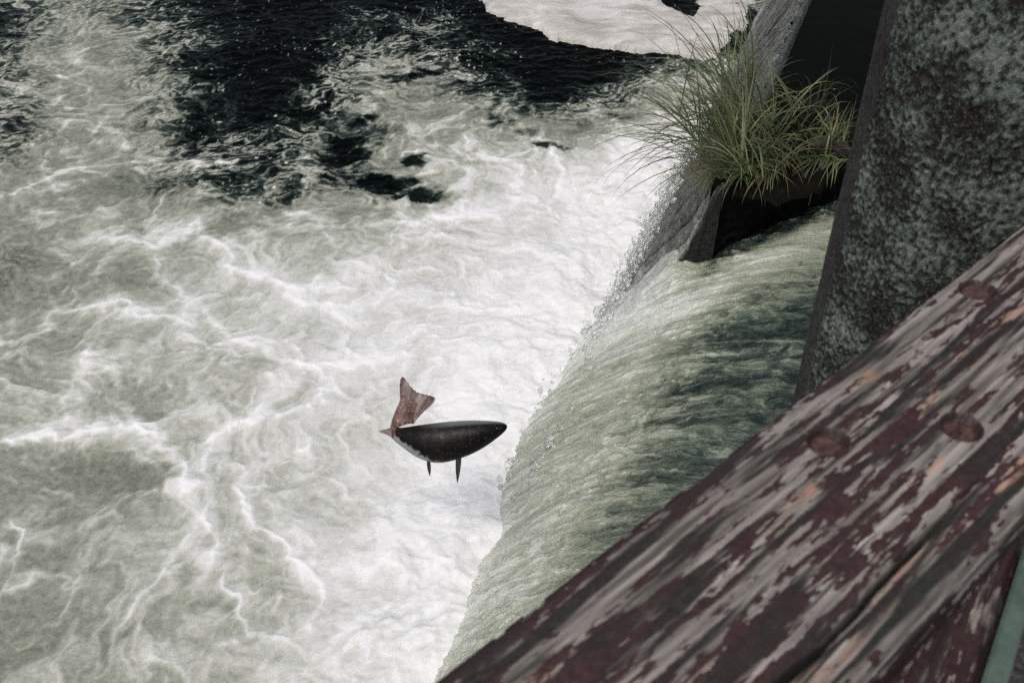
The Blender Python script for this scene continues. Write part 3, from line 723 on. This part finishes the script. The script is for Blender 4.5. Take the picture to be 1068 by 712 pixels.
    for i in range(nu):
        s = i / (nu - 1)
        fork = .9 * abs(math.sin(s * math.pi * 9)) * (1 if .12 < s < .9 else .3)
        for j in range(nv):
            t_ = j / (nv - 1)
            p = curve(L_, np.array([t_]))[0] * (1 - s) + curve(R_, np.array([t_]))[0] * s
            tr = curve(TR, np.array([s]))[0]; lin = curve(L_, np.array([1.]))[0] * (1 - s) + curve(R_, np.array([1.]))[0] * s
            p = p + (tr - lin) * t_ ** 2; dirv = np.array([-.45, .8]) * fork * 2.2 * max(0, t_ - .75) * 4 * .5; p = p + dirv
            pts.append(P(p[0], p[1], 21.5 + 1.3 * math.sin(s * 14) * t_ + 2.5 * t_ * s))
            ray_a.append(float(np.clip(abs(math.sin(s * math.pi * 9)) ** 6 * (.15 + t_ * .5) + max(0, t_ - .86) * 3.5, 0, 1))); spa.append(float(np.clip(1.1 - t_ * 1.6, 0, 1)))
    plate('tail_fin', pts, ft.m, .6, {'ray': np.array(ray_a), 'spotty': np.array(spa)}, nu, nv)
    def slim(name, top0, top1, tip, mat, d, rv=0.):
        nu, nv = 7, 10; pts = []
        for i in range(nu):
            s = i / (nu - 1)
            for j in range(nv):
                t_ = j / (nv - 1)
                b = np.array(top0) * (1 - s) + np.array(top1) * s
                p = b * (1 - t_) + np.array(tip) * t_ + np.array([(s - .5) * 2.0 * math.sin(t_ * 3.0), 0])
                pts.append(P(p[0], p[1], d + 2 * t_))
        plate(name, pts, mat, .5, {'ray': np.full(nu * nv, rv), 'spotty': np.zeros(nu * nv)}, nu, nv)
    slim('pelvic_fin', (445.2, 479), (448.6, 479), (448.4, 496.5), dk.m, -2)
    slim('pectoral_fin', (475.8, 476), (481.6, 474.5), (477.2, 503.5), dk.m, -6)
    slim('anal_fin', (408, 446.5), (408, 457), (393.2, 450.5), ft.m, 8)
    # eye and jaw line
    ev, ef = IV2.copy(), IF2
    p = P(518.5, 446, -7.4)
    t = NT('fish_eye'); t.set(Base_Color=(.01, .01, .01), Roughness=.05)
    link('eye', mesh_np('eye', ev * np.array([1.5, .8, 1.5]) * S + p, tris=ef), t.m, body)
fish()

# ------------------------------------------------------------------ lichen-crusted pier standing behind the rail
def pier():
    cx, cy, rad = .773, 1.486, .22
    th = np.linspace(0, 2 * math.pi, 420, endpoint=False)
    wav = 1 + .010 * np.sin(3 * th + 1) + .006 * np.sin(5 * th)
    pts = np.stack([cx + rad * wav * np.cos(th), cy + rad * wav * np.sin(th)], -1)
    N = len(pts)
    tan = np.roll(pts, -1, 0) - np.roll(pts, 1, 0); tan /= np.linalg.norm(tan, axis=1)[:, None]
    nor = np.stack([tan[:, 1], -tan[:, 0]], -1)
    if ((pts - pts.mean(0)) * nor).sum(1).mean() < 0: nor = -nor
    per = np.concatenate([[0], np.cumsum(np.linalg.norm(np.diff(pts, axis=0), axis=1))])
    z = np.concatenate([np.linspace(.2, 2.9, 40), np.linspace(2.91, 4.10, 260), np.linspace(4.14, 5.6, 30)])
    I, Z = np.meshgrid(np.arange(N), z, indexing='ij'); S = per[I]
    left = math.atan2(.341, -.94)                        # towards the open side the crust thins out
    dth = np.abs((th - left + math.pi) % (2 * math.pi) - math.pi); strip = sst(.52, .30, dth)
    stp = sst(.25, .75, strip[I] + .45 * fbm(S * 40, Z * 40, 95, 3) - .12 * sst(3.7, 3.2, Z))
    g = fbm(S * 95, Z * 95, 5, 3, .65); g2 = fbm(S * 9, Z * 9, 15, 3)
    crust = sst(-.12, .25, g + .6 * g2)
    h = (1 - stp) * (.003 * crust + .002 * g) + .0012 * g2
    X = pts[I, 0] + nor[I, 0] * h; Y = pts[I, 1] + nor[I, 1] * h
    q = grid_quads(N, len(z)); j = np.arange(len(z) - 1)
    wrap = np.stack([(N - 1) * len(z) + j, j, j + 1, (N - 1) * len(z) + j + 1], -1)
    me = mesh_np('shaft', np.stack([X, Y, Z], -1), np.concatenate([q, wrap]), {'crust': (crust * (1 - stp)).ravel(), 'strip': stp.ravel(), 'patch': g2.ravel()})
    bm = bmesh.new(); bm.from_mesh(me); bmesh.ops.recalc_face_normals(bm, faces=bm.faces); bm.to_mesh(me); bm.free(); smooth(me)
    t = NT('lichened_paint'); v = t.coord('Object'); n1 = t.noise(v, 120, 9, .80, .6); n2 = t.noise(v, 60, 4, .6); vo = t.voro(v, 110)
    k = t.math('ADD', t.math('MULTIPLY', t.attr('crust'), .34), t.math('MULTIPLY', t.math('SUBTRACT', n1, .345), 2.0))
    k = t.math('ADD', k, t.math('MULTIPLY', t.attr('patch'), .22), clamp=True)
    c = t.ramp(k, [(.10, (.008, .007, .007)), (.30, (.038, .030, .030)), (.40, (.050, .064, .053)), (.60, (.125, .158, .132)), (.84, (.27, .30, .265)), (1, (.50, .49, .45))])
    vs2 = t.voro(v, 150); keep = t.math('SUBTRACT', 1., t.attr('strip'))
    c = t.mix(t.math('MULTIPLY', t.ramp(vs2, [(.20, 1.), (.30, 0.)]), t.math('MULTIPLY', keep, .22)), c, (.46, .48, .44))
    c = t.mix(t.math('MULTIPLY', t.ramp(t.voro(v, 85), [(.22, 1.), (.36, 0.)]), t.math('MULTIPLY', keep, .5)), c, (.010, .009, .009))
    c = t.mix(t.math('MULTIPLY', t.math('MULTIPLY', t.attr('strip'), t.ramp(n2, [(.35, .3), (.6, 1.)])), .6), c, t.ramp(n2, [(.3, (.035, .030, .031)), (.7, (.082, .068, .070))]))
    t.set(Base_Color=c, Roughness=.85, Specular_IOR_Level=.2); t.set(Normal=t.bump(n1, .9, .006))
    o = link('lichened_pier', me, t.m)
    tag(o, 'thick upright pier crusted with green grey lichen, standing behind the wooden rail', 'pier')
pier()

# ------------------------------------------------------------------ weathered rail of two planks with flaking maroon paint
RT = np.array([.735, .678]); RT /= np.linalg.norm(RT); RN = np.array([RT[1], -RT[0]])     # RN points from the far edge to the viewer
RE = np.array([.258, .705])
def rp(k, w): return RE[0] + RT[0] * k + RN[0] * w, RE[1] + RT[1] * k + RN[1] * w
rail = empty('wooden_rail', (*rp(.1, .1), 3.45))
tag(rail, 'weathered wooden rail with flaking maroon paint running past the lichened pier', 'rail')

def wood_mat(name, dark=1.):
    t = NT(name)
    pt = t.attr('paint'); gr = t.attr('grain'); tn = t.attr('tan'); dk = t.attr('grime_shade')
    tc = t.n.new('ShaderNodeTexCoord'); mp = t.n.new('ShaderNodeMapping')
    mp.inputs['Rotation'].default_value = (0, 0, -math.atan2(RT[1], RT[0])); t.l.new(tc.outputs['Object'], mp.inputs[0])
    m2 = t.n.new('ShaderNodeMapping'); m2.inputs['Scale'].default_value = (10, 120, 60); t.l.new(mp.outputs[0], m2.inputs[0])
    n = t.noise(m2.outputs[0], 1.2, 6, .6); n2 = t.noise(t.coord('Object'), 130, 4, .6)
    wood = t.ramp(t.math('ADD', t.math('MULTIPLY', gr, .6), t.math('MULTIPLY', n, .5)), [(.2, (.035, .032, .028)), (.42, (.125, .110, .098)), (.62, (.29, .258, .236)), (.85, (.52, .475, .44))])
    wood = t.mix(tn, wood, t.ramp(n, [(.3, (.24, .135, .09)), (.7, (.52, .33, .235))]))
    wood = t.mix(dk, wood, t.ramp(n2, [(.3, (.012, .012, .010)), (.7, (.050, .055, .047))]))
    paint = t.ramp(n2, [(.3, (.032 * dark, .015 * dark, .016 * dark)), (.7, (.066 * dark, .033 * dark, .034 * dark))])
    edge = t.math('ADD', pt, t.math('MULTIPLY', t.math('SUBTRACT', n2, .5), .35))
    c = t.mix(t.ramp(edge, [(.40, 0.), (.58, 1.)]), wood, paint)
    c = t.mix(t.math('MULTIPLY', dk, .6), c, (.022, .021, .018))
    t.set(Base_Color=c, Roughness=t.ramp(pt, [(.3, .85), (.7, .5)]), Specular_IOR_Level=.3)
    t.set(Normal=t.bump(n, .35, .002, t.bump(n2, .15, .001)))
    return t.m
M_wood = wood_mat('flaking_paint_wood')
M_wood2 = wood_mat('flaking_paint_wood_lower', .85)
BOLTS = [(.02, None), ]
def bolt_kw(x, y):
    d = np.array([x, y]) - RE; return float(d @ RT), float(d @ RN)
BOLT = [bolt_kw(.275, .650), bolt_kw(.396, .668), bolt_kw(.480, .872)]
def plank(name, w0, w1, ztop, th, seed, mat, cover, crack=None, bolts=(), taper=None):
    k = np.concatenate([np.linspace(-1.5, -.62, 60), np.linspace(-.615, .72, 560), np.linspace(.73, 1.9, 70)])
    r = .012
    # cross-section outline: far side bottom -> over the top -> near side bottom
    cs = [(w0, ztop - th)] + [(w0, ztop - th + (th - r) * t) for t in (.33, .66)]
    cs += [(w0 + r - r * math.cos(a), ztop - r + r * math.sin(a)) for a in np.linspace(0, math.pi / 2, 7)]
    cs += [(w, ztop) for w in np.linspace(w0 + r, w1 - r, 170)[1:-1]]
    cs += [(w1 - r + r * math.sin(a), ztop - r + r * math.cos(a)) for a in np.linspace(0, math.pi / 2, 8)]
    cs += [(w1, ztop - r - (th - r) * t) for t in np.linspace(.1, 1, 8)]
    cs = np.array(cs); u = np.concatenate([[0], np.cumsum(np.linalg.norm(np.diff(cs, axis=0), axis=1))])
    K, J = np.meshgrid(k, np.arange(len(cs)), indexing='ij'); W = cs[J, 0]; Z = cs[J, 1]; Uc = u[J]
    wob = .006 * fbm(K * 2, Uc * 5, seed + 1, 2)
    uu = Uc + wob
    g1 = fbm(K * 7, uu * 150, seed + 2, 4, .6)
    g2 = fbm(K * 2.4, uu * 48, seed + 5, 4, .55)
    fl = fbm(K * 14, uu * 120, seed + 8, 5, .65); fl2 = fbm(K * 3.6, uu * 24, seed + 11, 3)
    chip = fbm(K * 34, uu * 170, seed + 61, 3, .6)
    pv = fl * 1.0 + fl2 * .5 + g2 * .5 + cover - .55 * sst(.22, .40, chip) + .3 * sst(.3, .45, -chip)
    edge_w = np.minimum(np.abs(W - w0), np.abs(W - w1))
    pv = pv - .16 * sst(.03, .0, np.abs(W - w0 - .02)) - .2 * sst(.028, 0, np.abs(W - w1 + .012))
    paint = np.clip(.5 + pv * 2.2, 0, 1)
    tan = sst(.30, .52, fbm(K * 9 + 7, uu * 36, seed + 21, 3)) * .9
    grime_shade = sst(.0, .30, fbm(K * 6, uu * 90, seed + 31, 4) + .4 * fl2)
    top = sst(ztop - .012, ztop - .001, Z)
    h = .0016 * g1 * (1 - .6 * sst(.4, .6, paint)) + .0016 * sst(.40, .56, paint) + .002 * g2
    split = sst(.05, .0, np.abs(g2 + .05)) * sst(-.15, .2, fbm(K * 1.6, uu * 8, seed + 41, 2)) * top
    h -= .004 * split; grime_shade = np.maximum(grime_shade, split * .9); paint = paint * (1 - split)
    if crack:
        kc, wc = crack
        cw = np.interp(K, [-1.5, kc[0], kc[1], 2], [wc[0], wc[0], wc[1], wc[1]]) + .007 * fbm(K * 9, K * 0, seed + 51, 4)
        op = sst(kc[0] - .1, kc[0] + .05, K) * sst(kc[1] + .05, kc[1] - .15, K)
        g = np.exp(-((W - cw) / .0022) ** 2) * op * top
        h -= .022 * g; grime_shade = np.maximum(grime_shade, np.clip(g * 1.4, 0, 1)); paint = paint * (1 - np.clip(g * 1.5, 0, 1))
        tan = np.maximum(tan, .8 * sst(.0, .006, W - cw) * sst(.03, .010, W - cw) * op * sst(-.1, .25, fl))
        paint = paint * (1 - .8 * sst(.0, .006, W - cw) * sst(.03, .012, W - cw) * op * sst(-.1, .2, fl))
    for bk, bw in bolts:
        d = np.hypot(K - bk, W - bw); h -= .008 * sst(.0185, .0150, d) * top; paint = np.maximum(paint, sst(.021, .0175, d) * .9 * top); grime_shade = np.maximum(grime_shade * sst(.015, .020, d), .9 * np.exp(-((d - .0168) / .0016) ** 2) * top)  # dark ring at each bolt recess is rim shading put into the colour
    if taper: W = w0 + (W - w0) * (taper(K) - w0) / (w1 - w0); w1 = taper(K)
    X = RE[0] + RT[0] * K + RN[0] * W; Y = RE[1] + RT[1] * K + RN[1] * W
    # displace along outline normal (mostly up)
    nz = np.where(top > .3, 1., 0.); side = np.where(W > (w0 + w1) / 2, 1., -1.) * (1 - nz)
    X = X + RN[0] * h * side; Y = Y + RN[1] * h * side; Z = Z + h * nz - .004 * ((W - (w0 + w1) / 2) / ((w1 - w0) / 2)) ** 2 * nz
    me = mesh_np(name, np.stack([X, Y, Z], -1), grid_quads(len(k), len(cs)), {'paint': paint.ravel(), 'grain': np.clip(.5 + .6 * g1 + .4 * g2, 0, 1).ravel(), 'tan': tan.ravel(), 'grime_shade': np.clip(grime_shade, 0, 1).ravel()})
    bm = bmesh.new(); bm.from_mesh(me)
    n = len(cs)                                         # underside
    bm.verts.ensure_lookup_table()
    for i in range(len(k) - 1):
        bm.faces.new((bm.verts[i * n], bm.verts[i * n + n - 1], bm.verts[(i + 1) * n + n - 1], bm.verts[(i + 1) * n]))
    bmesh.ops.recalc_face_normals(bm, faces=bm.faces); bm.to_mesh(me); bm.free(); smooth(me)
    return child_mesh(name, me, mat, rail)
top_plank = plank('plank', .0, .205, 3.55, .055, 200, M_wood, .03, crack=((-.30, .04), (.168, .163)), bolts=BOLT)
plank('plank', .065, .252, 3.490, .045, 300, M_wood2, .34, taper=lambda K: np.clip(.251 - .277 * (K + .101), .17, .60))
tb = NT('rusty_maroon_bolt'); n = tb.noise(tb.coord('Object'), 160, 4)
tb.set(Base_Color=tb.ramp(n, [(.35, (.05, .026, .023)), (.7, (.13, .070, .058))]), Roughness=.55); tb.set(Normal=tb.bump(n, .4, .002))
for bk, bw in BOLT:
    x, y = rp(bk, bw)
    prof = [(0.0002, .0), (.006, .0004), (.011, .0012), (.0138, .0010), (.0150, -.001), (.0153, -.006)]
    V = []; m = 20
    for r, z in prof:
        for j in range(m): V.append((x + r * math.cos(2 * math.pi * j / m), y + r * math.sin(2 * math.pi * j / m), 3.5418 + z))
    f = [(i * m + j, i * m + (j + 1) % m, (i + 1) * m + (j + 1) % m, (i + 1) * m + j) for i in range(len(prof) - 1) for j in range(m)]
    link('bolt_head', mesh_np('bolt_head', np.array(V), np.array(f)[:, ::-1]), tb.m, top_plank)

# green painted steel beam that runs along the lower plank
def steel_bracket():
    D = RT - .277 * RN; D /= np.linalg.norm(D); Nn = np.array([D[1], -D[0]])
    o0 = np.array(rp(-.101, .2525))
    root = empty('steel_bracket', (*o0, 3.40))
    tag(root, 'green painted steel bracket with a pitted web, lying along the lower rail plank', 'bracket')
    t = NT('green_steel_paint'); n = t.noise(t.coord('Object'), 60, 5, .6)
    t.set(Base_Color=t.ramp(n, [(.3, (.060, .092, .076)), (.7, (.105, .148, .125))]), Roughness=.5)
    t.set(Normal=t.bump(n, .2, .002))
    t2 = NT('pitted_rust'); n2 = t2.noise(t2.coord('Object'), 190, 5, .65)
    t2.set(Base_Color=t2.ramp(n2, [(.35, (.010, .009, .009)), (.55, (.05, .046, .045)), (.75, (.24, .24, .225))]), Roughness=.85); t2.set(Normal=t2.bump(n2, .8, .004))
    def bar(name, s0, s1, w0, w1, z0, z1, mat):
        bm = bmesh.new(); bmesh.ops.create_cube(bm, size=1)
        for v in bm.verts:
            p = o0 + D * (s0, s1)[v.co.x > 0] + Nn * (w0, w1)[v.co.y > 0]
            v.co = Vector((p[0], p[1], (z0, z1)[v.co.z > 0]))
        bmesh.ops.recalc_face_normals(bm, faces=bm.faces)
        bmesh.ops.bevel(bm, geom=bm.edges[:], offset=.002, segments=2, affect='EDGES')
        me = bpy.data.meshes.new(name); bm.to_mesh(me); bm.free()
        child_mesh(name, me, mat, root)
    bar('flange', -1.0, .16, .0005, .0175, 3.30, 3.4935, t.m)
    bar('web', -1.0, .16, .018, .16, 3.44, 3.462, t2.m)
steel_bracket()
